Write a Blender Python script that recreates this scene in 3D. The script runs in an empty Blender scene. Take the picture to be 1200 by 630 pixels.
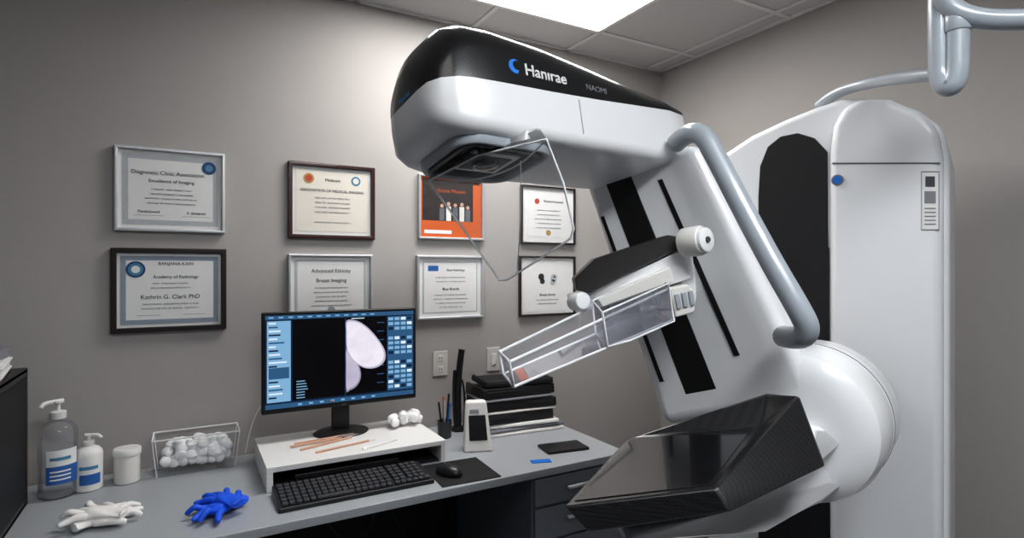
import bpy, bmesh, math, random
from mathutils import Vector, Matrix
random.seed(4)
sc = bpy.context.scene
sc.view_settings.view_transform = 'Standard'
sc.view_settings.gamma = 0.86
# ------------------------------------------------------------------ survey frame
H = 1.55                       # eye height
F = 669.0
YAW = math.radians(29.7)
FW = Vector((math.sin(YAW), math.cos(YAW), 0)); RT = Vector((math.cos(YAW), -math.sin(YAW), 0)); UP = Vector((0, 0, 1))
ORG = Vector((0, 0, H))
def C(x, d, z): return ORG + RT*x + FW*d + UP*z          # metres right / ahead / above the tripod
def V(px, py, d): return C((px-600)/F*d, d, (315-py)/F*d)  # surveyed bearing + distance
def onY(px, py, Y):
    r = FW + RT*((px-600)/F) + UP*((315-py)/F)
    return ORG + r*(Y/r.y)
def onZ(px, py, z):
    r = FW + RT*((px-600)/F) + UP*((315-py)/F)
    return ORG + r*((z-H)/r.z)
WY = 2.72; WX = 2.656; CZ = 2.82; DZ = 0.75
# ------------------------------------------------------------------ materials
def mat(name, col, rough=0.5, metal=0, coat=0, noise=0, nscale=40, bump=0, emis=None, es=1, spec=None):
    m = bpy.data.materials.new(name); m.use_nodes = True
    nt = m.node_tree; b = nt.nodes['Principled BSDF']
    b.inputs['Base Color'].default_value = (*col, 1); b.inputs['Roughness'].default_value = rough
    b.inputs['Metallic'].default_value = metal; b.inputs['Coat Weight'].default_value = coat
    if spec is not None: b.inputs['Specular IOR Level'].default_value = spec
    if emis: b.inputs['Emission Color'].default_value = (*emis, 1); b.inputs['Emission Strength'].default_value = es
    if noise or bump:
        tc = nt.nodes.new('ShaderNodeTexCoord'); n = nt.nodes.new('ShaderNodeTexNoise')
        n.inputs['Scale'].default_value = nscale; n.inputs['Detail'].default_value = 4
        nt.links.new(tc.outputs['Object'], n.inputs['Vector'])
        if noise:
            mx = nt.nodes.new('ShaderNodeMix'); mx.data_type = 'RGBA'
            mx.inputs[6].default_value = (*[c*(1-noise) for c in col], 1); mx.inputs[7].default_value = (*[min(1, c*(1+noise)) for c in col], 1)
            nt.links.new(n.outputs['Fac'], mx.inputs[0]); nt.links.new(mx.outputs[2], b.inputs['Base Color'])
        if bump:
            bp = nt.nodes.new('ShaderNodeBump'); bp.inputs['Strength'].default_value = bump; bp.inputs['Distance'].default_value = 0.002
            nt.links.new(n.outputs['Fac'], bp.inputs['Height']); nt.links.new(bp.outputs[0], b.inputs['Normal'])
    return m
def clear(name, tint=(0.93, 0.94, 0.97), milk=0.06, edge=0.5, milkcol=(0.8, 0.84, 0.95), gl=0.55):
    m = bpy.data.materials.new(name); m.use_nodes = True; nt = m.node_tree; nt.nodes.clear()
    o = nt.nodes.new('ShaderNodeOutputMaterial'); t = nt.nodes.new('ShaderNodeBsdfTransparent'); t.inputs[0].default_value = (*tint, 1)
    g = nt.nodes.new('ShaderNodeBsdfGlossy'); g.inputs['Roughness'].default_value = 0.05
    df = nt.nodes.new('ShaderNodeBsdfDiffuse'); df.inputs[0].default_value = (*milkcol, 1)
    lw = nt.nodes.new('ShaderNodeLayerWeight'); lw.inputs['Blend'].default_value = edge
    mp = nt.nodes.new('ShaderNodeMath'); mp.operation = 'MULTIPLY'; mp.inputs[1].default_value = gl
    a = nt.nodes.new('ShaderNodeMixShader'); b = nt.nodes.new('ShaderNodeMixShader'); b.inputs[0].default_value = milk
    nt.links.new(lw.outputs['Fresnel'], mp.inputs[0]); nt.links.new(mp.outputs[0], a.inputs[0])
    nt.links.new(t.outputs[0], a.inputs[1]); nt.links.new(g.outputs[0], a.inputs[2])
    nt.links.new(a.outputs[0], b.inputs[1]); nt.links.new(df.outputs[0], b.inputs[2]); nt.links.new(b.outputs[0], o.inputs[0])
    return m
def carbon_mat(name='carbon_fibre', hi=0.022, rough=.3, cr=.08):
    m = mat(name, (0.02, 0.02, 0.022), rough, coat=.8); nt = m.node_tree; b = nt.nodes['Principled BSDF']
    b.inputs['Coat Roughness'].default_value = cr
    tc = nt.nodes.new('ShaderNodeTexCoord'); ck = nt.nodes.new('ShaderNodeTexChecker'); ck.inputs['Scale'].default_value = 230
    ck.inputs[1].default_value = (0.004, 0.004, 0.005, 1); ck.inputs[2].default_value = (hi, hi, hi*1.08, 1)
    nt.links.new(tc.outputs['Object'], ck.inputs['Vector']); nt.links.new(ck.outputs[0], b.inputs['Base Color'])
    return m
M = dict(
 wall=mat('wall_paint', (0.450, 0.428, 0.412), 0.75, noise=0.03, nscale=6, bump=0.05),
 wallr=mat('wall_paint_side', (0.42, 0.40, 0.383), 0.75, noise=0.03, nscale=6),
 wallu=mat('unseen_wall_darkened', (0.22, 0.22, 0.23), 0.75, noise=0.03, nscale=6),  # unseen walls, colour darkened to cut bounce light and raise contrast
 floor=mat('vinyl_floor', (0.12, 0.125, 0.135), 0.4, noise=0.1, nscale=8),  # floor colour darkened too, for stronger light contrast
 ceil=mat('ceiling_tile', (0.60, 0.595, 0.59), 0.9, noise=0.05, nscale=120, bump=0.3), grid=mat('ceiling_grid', (0.75, 0.74, 0.73), 0.5),
 white=mat('white_plastic', (0.88, 0.885, 0.90), 0.25, coat=0.4, noise=0.01, nscale=5),
 white2=mat('white_plastic_cabinet', (0.83, 0.84, 0.86), 0.35, coat=0.2, noise=0.01, nscale=5),
 offw=mat('off_white', (0.76, 0.74, 0.71), 0.4), paper=mat('paper', (0.80, 0.80, 0.79), 0.8, noise=0.03, nscale=20),
 cream=mat('cream_paper', (0.78, 0.74, 0.67), 0.8, noise=0.03), mat_grey=mat('paper_border', (0.5, 0.52, 0.54), 0.8, noise=0.2, nscale=300),
 bluegrey=mat('paper_border_blue', (0.30, 0.35, 0.42), 0.8, noise=0.25, nscale=250),
 black=mat('black_plastic', (0.012, 0.012, 0.014), 0.35), blackm=mat('black_matte', (0.008, 0.008, 0.010), 0.6, noise=0.2, nscale=60),
 dark=mat('dark_grey', (0.05, 0.05, 0.055), 0.45), slot=mat('slot_black', (0.004, 0.004, 0.005), 0.5),
 carbon=carbon_mat(), carbonh=carbon_mat('carbon_fibre_gloss', .016, .28, .16), cglass=mat('glossy_black_panel', (0.012, 0.012, 0.014), 0.15, coat=.6, noise=0.2, nscale=20),
 tube=mat('grey_blue_tube', (0.40, 0.44, 0.48), 0.3, coat=0.3), seam=mat('seam', (0.12, 0.12, 0.13), 0.6),
 silver=mat('brushed_silver', (0.62, 0.63, 0.65), 0.35, metal=0.6), wood=mat('mahogany', (0.045, 0.014, 0.010), 0.3, coat=0.4, noise=0.4, nscale=30),
 bwood=mat('black_wood', (0.02, 0.014, 0.013), 0.35, coat=0.3), ink=mat('ink', (0.08, 0.08, 0.1), 0.8), ink2=mat('ink_light', (0.25, 0.25, 0.28), 0.8),
 navy=mat('seal_navy', (0.02, 0.07, 0.2), 0.5), teal=mat('seal_blue', (0.08, 0.25, 0.40), 0.5), gold=mat('seal_gold', (0.5, 0.3, 0.08), 0.4),
 orange=mat('orange_print', (0.60, 0.13, 0.03), 0.6), redm=mat('red_print', (0.5, 0.08, 0.05), 0.6), brown=mat('brown_print', (0.035, 0.026, 0.026), 0.6, noise=.6, nscale=60),
 desk=mat('desk_laminate', (0.38, 0.40, 0.42), 0.36, noise=0.05, nscale=60), drawer=mat('drawer_steel', (0.15, 0.165, 0.19), 0.45),
 riser=mat('riser_white', (0.80, 0.79, 0.77), 0.45), label=mat('label_blue', (0.03, 0.14, 0.42), 0.5), blue=mat('blue_mark', (0.02, 0.18, 0.6), 0.4),
 nitrile=mat('blue_nitrile', (0.01, 0.11, 0.75), 0.5, bump=.8, nscale=50), latex=mat('white_latex', (0.84, 0.82, 0.80), 0.6, bump=.8, nscale=50),
 cotton=mat('cotton', (0.97, 0.97, 0.97), 0.95, bump=.3, nscale=150), pink=mat('wood_stick', (0.62, 0.38, 0.27), 0.6),
 pad=mat('pad_leather', (0.018, 0.016, 0.016), 0.45, bump=0.3, nscale=80), liquid=clear('gel', (0.98, 0.985, 0.99), 0.05, 0.2),
 clear=clear('clear_acrylic', (0.985, 0.987, 0.99), 0.035, 0.22, (.95, .96, .97), .9), edge=clear('acrylic_edge_highlight', (0.9, 0.92, 0.95), 0.8, 0.5, (0.97, 0.98, 1.0)),  # edge: bright edge highlights put into a near-white milky colour
 tub=clear('clear_tub', (0.995, 0.995, 0.995), 0.02, 0.15),
 paddle=clear('clear_paddle', (0.95, 0.955, 0.98), 0.08, 0.35, (0.85, 0.87, 0.97), .8), outlet=mat('outlet_plate', (0.68, 0.66, 0.62), 0.5),
)
def em(name, col, s=1.0):
    m = bpy.data.materials.new(name); m.use_nodes = True; b = m.node_tree.nodes['Principled BSDF']
    b.inputs['Base Color'].default_value = (0, 0, 0, 1); b.inputs['Roughness'].default_value = 0.25
    b.inputs['Emission Color'].default_value = (*col, 1); b.inputs['Emission Strength'].default_value = s; return m
# ------------------------------------------------------------------ helpers
def group(name, loc=(0, 0, 0)):
    e = bpy.data.objects.new(name, None); e.location = loc; e.empty_display_size = 0.05
    sc.collection.objects.link(e); return e
def finish(o, parent, bevel=0, seg=3, smooth=True, angle=35):
    sc.collection.objects.link(o)
    if parent is not None:
        o.parent = parent; o.matrix_parent_inverse = Matrix.Translation(parent.location).inverted()
    if bevel:
        b = o.modifiers.new('bevel', 'BEVEL'); b.width = bevel; b.segments = seg; b.limit_method = 'ANGLE'; b.angle_limit = math.radians(25); b.harden_normals = False
    if smooth and o.type == 'MESH':
        for p in o.data.polygons: p.use_smooth = True
        try:
            o.data.set_sharp_from_angle(angle=math.radians(angle))
        except Exception: pass
        if bevel:
            w = o.modifiers.new('wn', 'WEIGHTED_NORMAL'); w.keep_sharp = False
            at = o.data.attributes.get('sharp_edge')
            if at: o.data.attributes.remove(at)
    return o
def mesh(name, verts, faces, mt, parent=None, bevel=0, seg=3, smooth=True, midx=None, solid=0):
    me = bpy.data.meshes.new(name); me.from_pydata([tuple(v) for v in verts], [], faces)
    mats = mt if isinstance(mt, list) else [mt]
    for m in mats: me.materials.append(m)
    if midx:
        for p, i in zip(me.polygons, midx): p.material_index = i
    bm = bmesh.new(); bm.from_mesh(me); bmesh.ops.recalc_face_normals(bm, faces=bm.faces); bm.to_mesh(me); bm.free()
    o = bpy.data.objects.new(name, me); finish(o, parent, bevel, seg, smooth)
    if solid:
        s = o.modifiers.new('s', 'SOLIDIFY'); s.thickness = solid; s.offset = 0
    return o
BF = [(0, 1, 2, 3), (7, 6, 5, 4), (0, 4, 5, 1), (1, 5, 6, 2), (2, 6, 7, 3), (3, 7, 4, 0)]
def hexa(name, a, b, mt, parent=None, bevel=0, seg=3):
    return mesh(name, list(a)+list(b), BF, mt, parent, bevel, seg)
def boxes(name, lst, mt, parent=None, bevel=0, rz=0, piv=None, seg=2):
    vs, fs = [], []
    for c, s in lst:
        n = len(vs)
        for z in (-.5, .5):
            for x, y in ((-.5, -.5), (.5, -.5), (.5, .5), (-.5, .5)):
                vs.append(Vector((c[0]+x*s[0], c[1]+y*s[1], c[2]+z*s[2])))
        fs += [tuple(n+i for i in f) for f in BF]
    if rz:
        pv = Vector(piv if piv else lst[0][0]); R = Matrix.Rotation(rz, 3, 'Z'); vs = [pv+R@(v-pv) for v in vs]
    return mesh(name, vs, fs, mt, parent, bevel, seg)
def box(name, c, s, mt, parent=None, bevel=0, rz=0, piv=None, seg=2): return boxes(name, [(c, s)], mt, parent, bevel, rz, piv, seg)
def prism(name, pts, off, mt, parent=None, bevel=0, seg=3):
    n = len(pts); vs = [Vector(p) for p in pts]+[Vector(p)+Vector(off) for p in pts]
    fs = [tuple(range(n)), tuple(range(2*n-1, n-1, -1))]+[(i, (i+1) % n, n+(i+1) % n, n+i) for i in range(n)]
    return mesh(name, vs, fs, mt, parent, bevel, seg)
def lathe(name, prof, loc, mt, parent=None, axis=(0, 0, 1), seg=32, sq=1.0):
    ax = Vector(axis).normalized(); q = Vector((0, 0, 1)).rotation_difference(ax); vs, fs = [], []
    for r, z in prof:
        for i in range(seg):
            t = 2*math.pi*i/seg; vs.append(Vector(loc)+q@Vector((r*math.cos(t), r*sq*math.sin(t), z)))
    for j in range(len(prof)-1):
        for i in range(seg):
            fs.append((j*seg+i, j*seg+(i+1) % seg, (j+1)*seg+(i+1) % seg, (j+1)*seg+i))
    fs.append(tuple(range(seg))[::-1]); k = (len(prof)-1)*seg; fs.append(tuple(range(k, k+seg)))
    return mesh(name, vs, fs, mt, parent)
def cyl(name, p0, p1, r, mt, parent=None, r2=None, bev=0.0, seg=32):
    p0 = Vector(p0); p1 = Vector(p1); L = (p1-p0).length; r2 = r if r2 is None else r2
    if bev:
        pr = [(r-bev, 0), (r-bev*.3, bev*.3), (r, bev), (r2, L-bev), (r2-bev*.3, L-bev*.3), (r2-bev, L)]
    else: pr = [(r, 0), (r2, L)]
    return lathe(name, pr, p0, mt, parent, p1-p0, seg)
def tube(name, pts, r, mt, parent=None, smooth=True):
    cu = bpy.data.curves.new(name, 'CURVE'); cu.dimensions = '3D'; cu.bevel_depth = r; cu.bevel_resolution = 6; cu.use_fill_caps = True; cu.resolution_u = 10
    if smooth:
        s = cu.splines.new('NURBS'); s.points.add(len(pts)-1); s.order_u = 3; s.use_endpoint_u = True
    else:
        s = cu.splines.new('POLY'); s.points.add(len(pts)-1)
    for p, q in zip(s.points, pts): p.co = (*q, 1)
    s.use_smooth = True
    cu.materials.append(mt); o = bpy.data.objects.new(name, cu); return finish(o, parent)
def text(name, s, loc, size, mt, parent=None, rot=(math.pi/2, 0, 0), mw=None, align='CENTER', ext=0.0003, bold=0):
    cu = bpy.data.curves.new(name, 'FONT'); cu.body = s; cu.size = size; cu.align_x = align; cu.extrude = ext; cu.offset = bold
    cu.materials.append(mt); o = bpy.data.objects.new(name, cu)
    if mw is not None: o.matrix_world = mw
    else: o.location = loc; o.rotation_euler = rot
    sc.collection.objects.link(o)
    if parent is not None:
        o.parent = parent; o.matrix_parent_inverse = Matrix.Translation(parent.location).inverted()
    return o
# ------------------------------------------------------------------ room
X0, Y0 = -1.9, -2.2
box('wall_back', ((X0+WX)/2, WY+.05, CZ/2), (WX-X0+.2, .1, CZ), M['wall'])
box('wall_right', (WX+.05, (Y0+WY)/2, CZ/2), (.1, WY-Y0, CZ), M['wallr'])
box('wall_left', (X0-.05, (Y0+WY)/2, CZ/2), (.1, WY-Y0, CZ), M['wallu'])
box('wall_front', ((X0+WX)/2, Y0-.05, CZ/2), (WX-X0+.2, .1, CZ), M['wallu'])
box('floor', ((X0+WX)/2, (Y0+WY)/2, -.05), (WX-X0+.2, WY-Y0+.2, .1), M['floor'])
box('ceiling', ((X0+WX)/2, (Y0+WY)/2, CZ+.05), (WX-X0+.2, WY-Y0+.2, .1), M['ceil'])
gx = [1.915-.61*k for k in range(7)]+[1.915+.61]; gy = [2.414-.61*k for k in range(8)]
g = group('ceiling_grid', (0, 0, CZ))
boxes('bars', [((x, (Y0+WY)/2, CZ-.004), (.024, WY-Y0, .008)) for x in gx if X0 < x < WX]+[(((X0+WX)/2, y, CZ-.004), (WX-X0, .024, .0082)) for y in gy]
      + [(((X0+WX)/2, WY-.012, CZ-.004), (WX-X0, .024, .008)), ((WX-.012, (Y0+WY)/2, CZ-.004), (.024, WY-Y0, .008))], M['grid'], g)
for (cx, cy, es, ec) in ((1.305, 2.109, 17.0, (1.0, 0.985, 0.97)), (.695, -.33, 27.0, (.95, .98, 1.0)), (-.525, .28, 2.5, (1, .98, .95))):  # first panel is in view; the other two are unseen, added as fill light
    pp = em('panel_light', ec, es); p = group('ceiling_light_or_fill_panel', (cx, cy, CZ))
    box('diffuser', (cx, cy, CZ-.006), (1.19, .58, .008), pp, p)
    boxes('rim', [((cx, cy-.298, CZ-.008), (1.22, .02, .012)), ((cx, cy+.298, CZ-.008), (1.22, .02, .012)), ((cx-.6, cy, CZ-.008), (.02, .6, .012)), ((cx+.6, cy, CZ-.008), (.02, .6, .012))], M['grid'], p)
box('baseboard_back', ((X0+WX)/2, WY-.008, .05), (WX-X0, .014, .1), M['dark'])
box('baseboard_right', (WX-.008, (Y0+WY)/2, .05), (.014, WY-Y0-.05, .1), M['dark'])
# ------------------------------------------------------------------ wall certificates
def frame(l, r, t, b, fm, bw, kind):
    my = (t+b)/2
    a = onY(l, my, WY); c = onY(r, my, WY); x0, x1 = a.x, c.x
    mx = (l+r)/2; z1 = onY(mx, t, WY).z; z0 = onY(mx, b, WY).z
    cx, cz, w, h = (x0+x1)/2, (z0+z1)/2, x1-x0, z1-z0
    nm = 'framed_poster' if kind in ('poster',) else 'framed_certificate'
    G = group(nm, (cx, WY-.012, cz)); y = WY-.013
    boxes('frame_border', [((cx, y, z1-bw/2), (w, .024, bw)), ((cx, y, z0+bw/2), (w, .024, bw)), ((x0+bw/2, y, cz), (bw, .0238, h-.002)), ((x1-bw/2, y, cz), (bw, .0238, h-.002))], fm, G, .003)
    box('mat_board', (cx, WY-.006, cz), (w-bw, .008, h-bw), M['paper'], G)
    yp = WY-.0108
    iw, ih = w-2*bw, h-2*bw
    def rect(n, u0, v0, u1, v1, m, k=0):   # u,v 0..1 inside the frame, v from top
        box(n, (cx-iw/2+iw*(u0+u1)/2, yp-.0004*k, cz+ih/2-ih*(v0+v1)/2), (iw*(u1-u0), .001, ih*(v1-v0)), m, G)
    def tx(s, u, v, size, m=M['ink']): text('print', s, (cx-iw/2+iw*u, yp-.0016, cz+ih/2-ih*v), size*ih, m, G)
    def disc(u, v, r, m, k=3): cyl('seal', (cx-iw/2+iw*u, yp, cz+ih/2-ih*v), (cx-iw/2+iw*u, yp-.0004*k-.0008, cz+ih/2-ih*v), r*ih, m, G, seg=24)
    def lines(v0, n, dv, wd, u=.5, size=.035):
        for i in range(n):
            k = wd*(.8+.2*random.random()); s = ''.join(random.choice('aeionrtslcm  ') for _ in range(int(k*ih*iw/ih/(size*ih*.5))))
            tx(s, u, v0+i*dv, size, M['ink2'])
    if kind == 'c1':
        rect('border', .04, .05, .96, .95, M['mat_grey']); rect('sheet', .09, .11, .91, .89, M['paper'], 1)
        tx('Diagnostic Clinic Association', .47, .3, .07); tx('Excellence of Imaging', .5, .4, .06); lines(.5, 4, .06, .6)
        disc(.87, .17, .085, M['navy'], 4); disc(.87, .17, .045, M['teal'], 5); tx('Pandolewad', .28, .8, .05); tx('A. Janseren', .74, .8, .05)
        rect('sig', .14, .83, .42, .834, M['ink2'], 2); rect('sig', .6, .83, .88, .834, M['ink2'], 2)
    if kind == 'c2':
        rect('border', .03, .04, .97, .96, M['bluegrey']); rect('sheet', .08, .1, .92, .9, M['paper'], 1)
        disc(.17, .22, .11, M['navy'], 4); disc(.17, .22, .085, M['teal'], 5); disc(.17, .22, .05, M['paper'], 6)
        tx('BANJANA KAIN', .55, .16, .06); tx('Academy of Radiology', .55, .34, .06); lines(.42, 2, .06, .5); tx('Kathrin G. Clark PhD', .5, .62, .08); lines(.7, 2, .06, .7)
        rect('sig', .18, .84, .4, .845, M['ink2'], 2); rect('sig', .62, .84, .84, .845, M['ink2'], 2)
    if kind == 'c3':
        rect('sheet', .04, .05, .96, .95, M['cream'])
        disc(.2, .17, .075, M['gold'], 3); disc(.2, .17, .05, M['redm'], 4); disc(.8, .17, .07, M['teal'], 3); disc(.8, .17, .045, M['cream'], 4)
        tx('Medicare', .5, .2, .06); tx('ASSOCIATION OF MEDICAL IMAGING', .5, .36, .055); lines(.46, 4, .07, .6, size=.04); lines(.82, 1, .1, .6)
    if kind == 'c4':
        rect('border', .05, .05, .95, .95, M['mat_grey']); rect('sheet', .08, .08, .92, .92, M['paper'], 1)
        tx('Advanced Ethicity', .5, .25, .085); tx('Breast Imaging', .5, .4, .08); lines(.5, 5, .07, .6)
        disc(.5, .85, .06, M['bluegrey'], 3)
    if kind == 'poster':
        rect('sheet', .0, .0, 1, 1, M['orange'])
        rect('photo', .03, .03, .97, .72, M['brown'], 1); rect('orange_bar', .86, .08, .97, .72, M['orange'], 2)
        rect('caption_strip', .06, .88, .5, .94, M['paper'], 2)
        for i, (u, v) in enumerate(((.34, .47), (.45, .43), (.56, .45), (.67, .43), (.77, .48))):
            disc(u, v, .032, M['pink'], 5); rect('figure', u-.04, v+.04, u+.04, .72, [M['drawer'], M['offw']][i % 2], 4)
        tx('Silicone Mission', .48, .24, .09, M['orange'])
    if kind == 'c6':
        rect('border', .06, .06, .94, .94, M['mat_grey']); rect('sheet', .08, .08, .92, .92, M['paper'], 1)
        rect('badge', .14, .13, .30, .22, M['label'], 2); tx('State Radiology', .58, .22, .055); lines(.34, 2, .07, .7); tx('Blue Brands', .5, .55, .065); lines(.64, 4, .07, .65)
    if kind == 'c7':
        rect('sheet', .1, .1, .9, .9, M['paper']); disc(.28, .25, .05, M['redm'], 3); tx('Medical Honorary', .6, .26, .06)
        lines(.42, 5, .08, .65); disc(.5, .82, .05, M['gold'], 3)
    if kind == 'c8':
        rect('sheet', .03, .03, .97, .97, M['paper'])
        disc(.38, .34, .06, M['dark']); disc(.40, .42, .05, M['dark']); disc(.62, .36, .07, M['mat_grey']); disc(.60, .44, .05, M['mat_grey']); disc(.63, .34, .02, M['dark'], 5)
        tx('Breast density', .5, .68, .06); lines(.76, 2, .07, .5)
frame(134, 263.5, 175.5, 272, M['silver'], .013, 'c1')
frame(130, 265, 291, 387.5, M['bwood'], .020, 'c2')
frame(337, 438, 193, 280, M['wood'], .018, 'c3')
frame(337, 435, 298, 377, M['silver'], .011, 'c4')
frame(489, 565, 207, 281, M['silver'], .012, 'poster')
frame(487, 565, 299.5, 373, M['silver'], .013, 'c6')
frame(609, 672, 219, 286, M['bwood'], .009, 'c7')
frame(607, 672, 300, 369, M['bwood'], .010, 'c8')
for l, r, t, b, kind in ((507, 524, 411, 440, 0), (570, 585, 406, 435, 1)):
    p0 = onY(l, b, WY); p1 = onY(r, t, WY); c = (p0+p1)/2
    G = group('wall_outlet' if kind == 0 else 'light_switch', (c.x, WY, c.z))
    box('plate', (c.x, WY-.004, c.z), (p1.x-p0.x, .006, .125), M['outlet'], G, .002)
    if kind == 0: boxes('sockets', [((c.x, WY-.0075, c.z+s), (.03, .003, .03)) for s in (-.028, .028)], M['riser'], G, .002); boxes('slots', [((c.x+q, WY-.0095, c.z+s), (.003, .001, .012)) for s in (-.028, .028) for q in (-.006, .006)], M['black'], G)
    else: box('rocker', (c.x, WY-.0085, c.z), (.03, .006, .062), M['riser'], G, .003)
# ------------------------------------------------------------------ desk
DX0, DX1, DY0 = -1.5, 1.68, 1.92
G = group('desk', (.1, 2.3, 0))
box('desktop', ((DX0+DX1)/2, (DY0+WY)/2-.002, DZ-.016), (DX1-DX0, WY-DY0-.004, .032), M['desk'], G, .004)
box('modesty_panel', (-.15, WY-.06, .36), (2.66, .02, .715), M['blackm'], G)
box('pedestal', (1.43, 2.31, .36), (.47, .74, .716), M['drawer'], G, .003)
boxes('drawer_fronts', [((1.43, DY0+.012, .655), (.455, .02, .11)), ((1.43, DY0+.012, .525), (.455, .02, .13)), ((1.43, DY0+.012, .25), (.455, .02, .40))], M['drawer'], G, .004)
boxes('drawer_handles', [((1.43, DY0-.012, z), (.16, .016, .012)) for z in (.66, .54, .38)], M['silver'], G, .003)
box('end_panel', (-1.42, 2.31, .36), (.03, .74, .716), M['drawer'], G, .003)
tube('cable', [(.45, 2.6, .7), (.5, 2.5, .45), (.7, 2.55, .3), (.8, 2.6, .6), (.85, 2.62, .72)], .004, M['dark'], G)
tube('cable_2', [(.75, 2.6, .72), (.8, 2.45, .4), (.95, 2.5, .25), (1.05, 2.62, .7)], .004, M['black'], G)
tube('wall_cable', [(.22, WY-.02, .76), (.24, WY-.02, .9), (.32, WY-.02, 1.0), (.42, WY-.03, 1.05)], .003, M['riser'], G)
# ------------------------------------------------------------------ monitor riser
G = group('monitor_riser', (.6, 2.4, DZ)); RZ = .840
boxes('riser_shell', [((.593, 2.41, RZ-.010), (.69, .42, .020)), ((.259, 2.41, DZ+.0353), (.022, .42, .070)), ((.927, 2.41, DZ+.0353), (.022, .42, .070)), ((.593, 2.612, DZ+.0353), (.64, .014, .070))], M['riser'], G, .002)
box('lower_shelf', (.593, 2.41, DZ+.006), (.640, .38, .01), M['blackm'], G)
box('stored_laptop', (.55, 2.38, DZ+.025), (.40, .28, .022), M['black'], G, .004)
# ------------------------------------------------------------------ monitor
MY = 2.48; x0, x1, z0, z1 = .262, .912, .962, 1.374
G = group('computer_monitor', (.6, MY, RZ))
box('casing', ((x0+x1)/2, MY+.018, (z0+z1)/2), (x1-x0, .03, z1-z0), M['black'], G, .006)
box('rear_housing', ((x0+x1)/2, MY+.045, (z0+z1)/2), (.35, .03, .22), M['black'], G, .01)
yS = MY+.0025
e_bg = em('scr_bg', (.008, .025, .07), 1); e_bk = em('scr_black', (.001, .001, .002), 1); e_lb = em('scr_lightblue', (.24, .44, .64), 1.1); e_w = em('scr_white', (.68, .80, .92), 1.1)
def em_grad(name, c0, c1, sc_):
    m = em(name, c0, 1.15); nt = m.node_tree; b = nt.nodes['Principled BSDF']
    tc = nt.nodes.new('ShaderNodeTexCoord'); mp = nt.nodes.new('ShaderNodeTexNoise'); mp.inputs['Scale'].default_value = sc_; mp.inputs['Detail'].default_value = 6
    mx = nt.nodes.new('ShaderNodeMix'); mx.data_type = 'RGBA'; mx.inputs[6].default_value = (*c0, 1); mx.inputs[7].default_value = (*c1, 1)
    nt.links.new(tc.outputs['Object'], mp.inputs['Vector']); nt.links.new(mp.outputs['Fac'], mx.inputs[0]); nt.links.new(mx.outputs[2], b.inputs['Emission Color']); return m
e_br = em_grad('scr_scan', (.62, .58, .68), (.90, .86, .92), 18); e_br2 = em_grad('scr_scan_dim', (.38, .35, .46), (.60, .56, .67), 18); e_rim = em('scr_scan_rim', (.34, .32, .42), 1); e_mid = em('scr_midblue', (.04, .13, .26), 1)
box('screen', ((x0+x1)/2, yS, (z0+z1)/2+.004), (x1-x0-.026, .0006, z1-z0-.034), e_bg, G)
def R(n, u0, v0, u1, v1, m, k):
    W_ = x1-x0-.026; H_ = z1-z0-.034; xa = x0+.013; zt = (z0+z1)/2+.004+H_/2
    box(n, (xa+W_*(u0+u1)/2, yS-.0004*k, zt-H_*(v0+v1)/2), (W_*(u1-u0), .0004, H_*(v1-v0)), m, G)
def P(n, pts, m, k):
    W_ = x1-x0-.026; H_ = z1-z0-.034; xa = x0+.013; zt = (z0+z1)/2+.004+H_/2
    prism(n, [Vector((xa+W_*u, yS-.0004*k, zt-H_*v)) for u, v in pts], (0, .0003, 0), m, G)
R('viewer', .165, .05, .80, .93, e_bk, 1.5); R('title_bar', 0, 0, 1, .045, e_mid, 1.5); R('left_panel', .01, .06, .155, .93, e_lb, 1.5)
for i in range(20):
    R('left_item', .02, .075+i*.042, .06+.08*random.random(), .092+i*.042, [e_w, e_mid, e_w, e_bg][i % 4], 2.5)
R('left_dark', .02, .56, .145, .68, e_mid, 2.6)
R('right_panel', .805, .06, .995, .93, e_mid, 1.5)
for i in range(15):
    for j in range(4):
        if i in (3, 8): continue
        R('right_item', .812+j*.046, .070+i*.057, .848+j*.046, .105+i*.057, [e_lb, e_w, e_lb, e_lb, e_bg][(i*2+j*3) % 5], 2)
for i in range(12): R('menu_item', .02+i*.06, .015, .05+i*.06, .030, e_lb, 2.5)
for i in range(7): R('caption', .19, .72+i*.03, .19+.05+.03*random.random(), .731+i*.03, e_lb, 2.5)
for i in range(8): R('caption', .73, .12+i*.1, .78, .13+i*.1, e_mid, 2.5)
R('caption', .55, .06, .64, .07, e_w, 2.5); R('divider', .508, .06, .511, .93, e_mid, 2.5); R('task_bar', 0, .95, 1, 1, e_mid, 1.5)
for i in range(8): R('task_item', .2+i*.07, .965, .225+i*.07, .985, e_lb, 2.5)
R('warning', .40, .975, .43, .985, M['orange'], 2.8)
def smoothpoly(pts, n=4):
    out = []; N = len(pts)
    for i in range(N):
        p0, p1, p2, p3 = [Vector(pts[(i+k) % N]) for k in (-1, 0, 1, 2)]
        for j in range(n):
            t = j/n; out.append(.5*((2*p1)+(-p0+p2)*t+(2*p0-5*p1+4*p2-p3)*t*t+(-p0+3*p1-3*p2+p3)*t*t*t))
    return out
up_ = [(.515, .09), (.56, .08), (.62, .12), (.69, .22), (.755, .36), (.79, .48), (.78, .59), (.72, .65), (.64, .64), (.57, .56), (.53, .46), (.515, .38), (.513, .2)]
lo_ = [(.515, .40), (.55, .44), (.59, .56), (.615, .68), (.61, .78), (.58, .85), (.54, .88), (.515, .88), (.513, .6)]
def shrink(ps, k, c): return [(max(.515, c[0]+(u-c[0])*k), c[1]+(v-c[1])*k) for u, v in ps]
P('scan_lower', smoothpoly(lo_), e_rim, 3); P('scan_lower_core', smoothpoly(shrink(lo_, .9, (.53, .65))), e_br2, 3.6)
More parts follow.
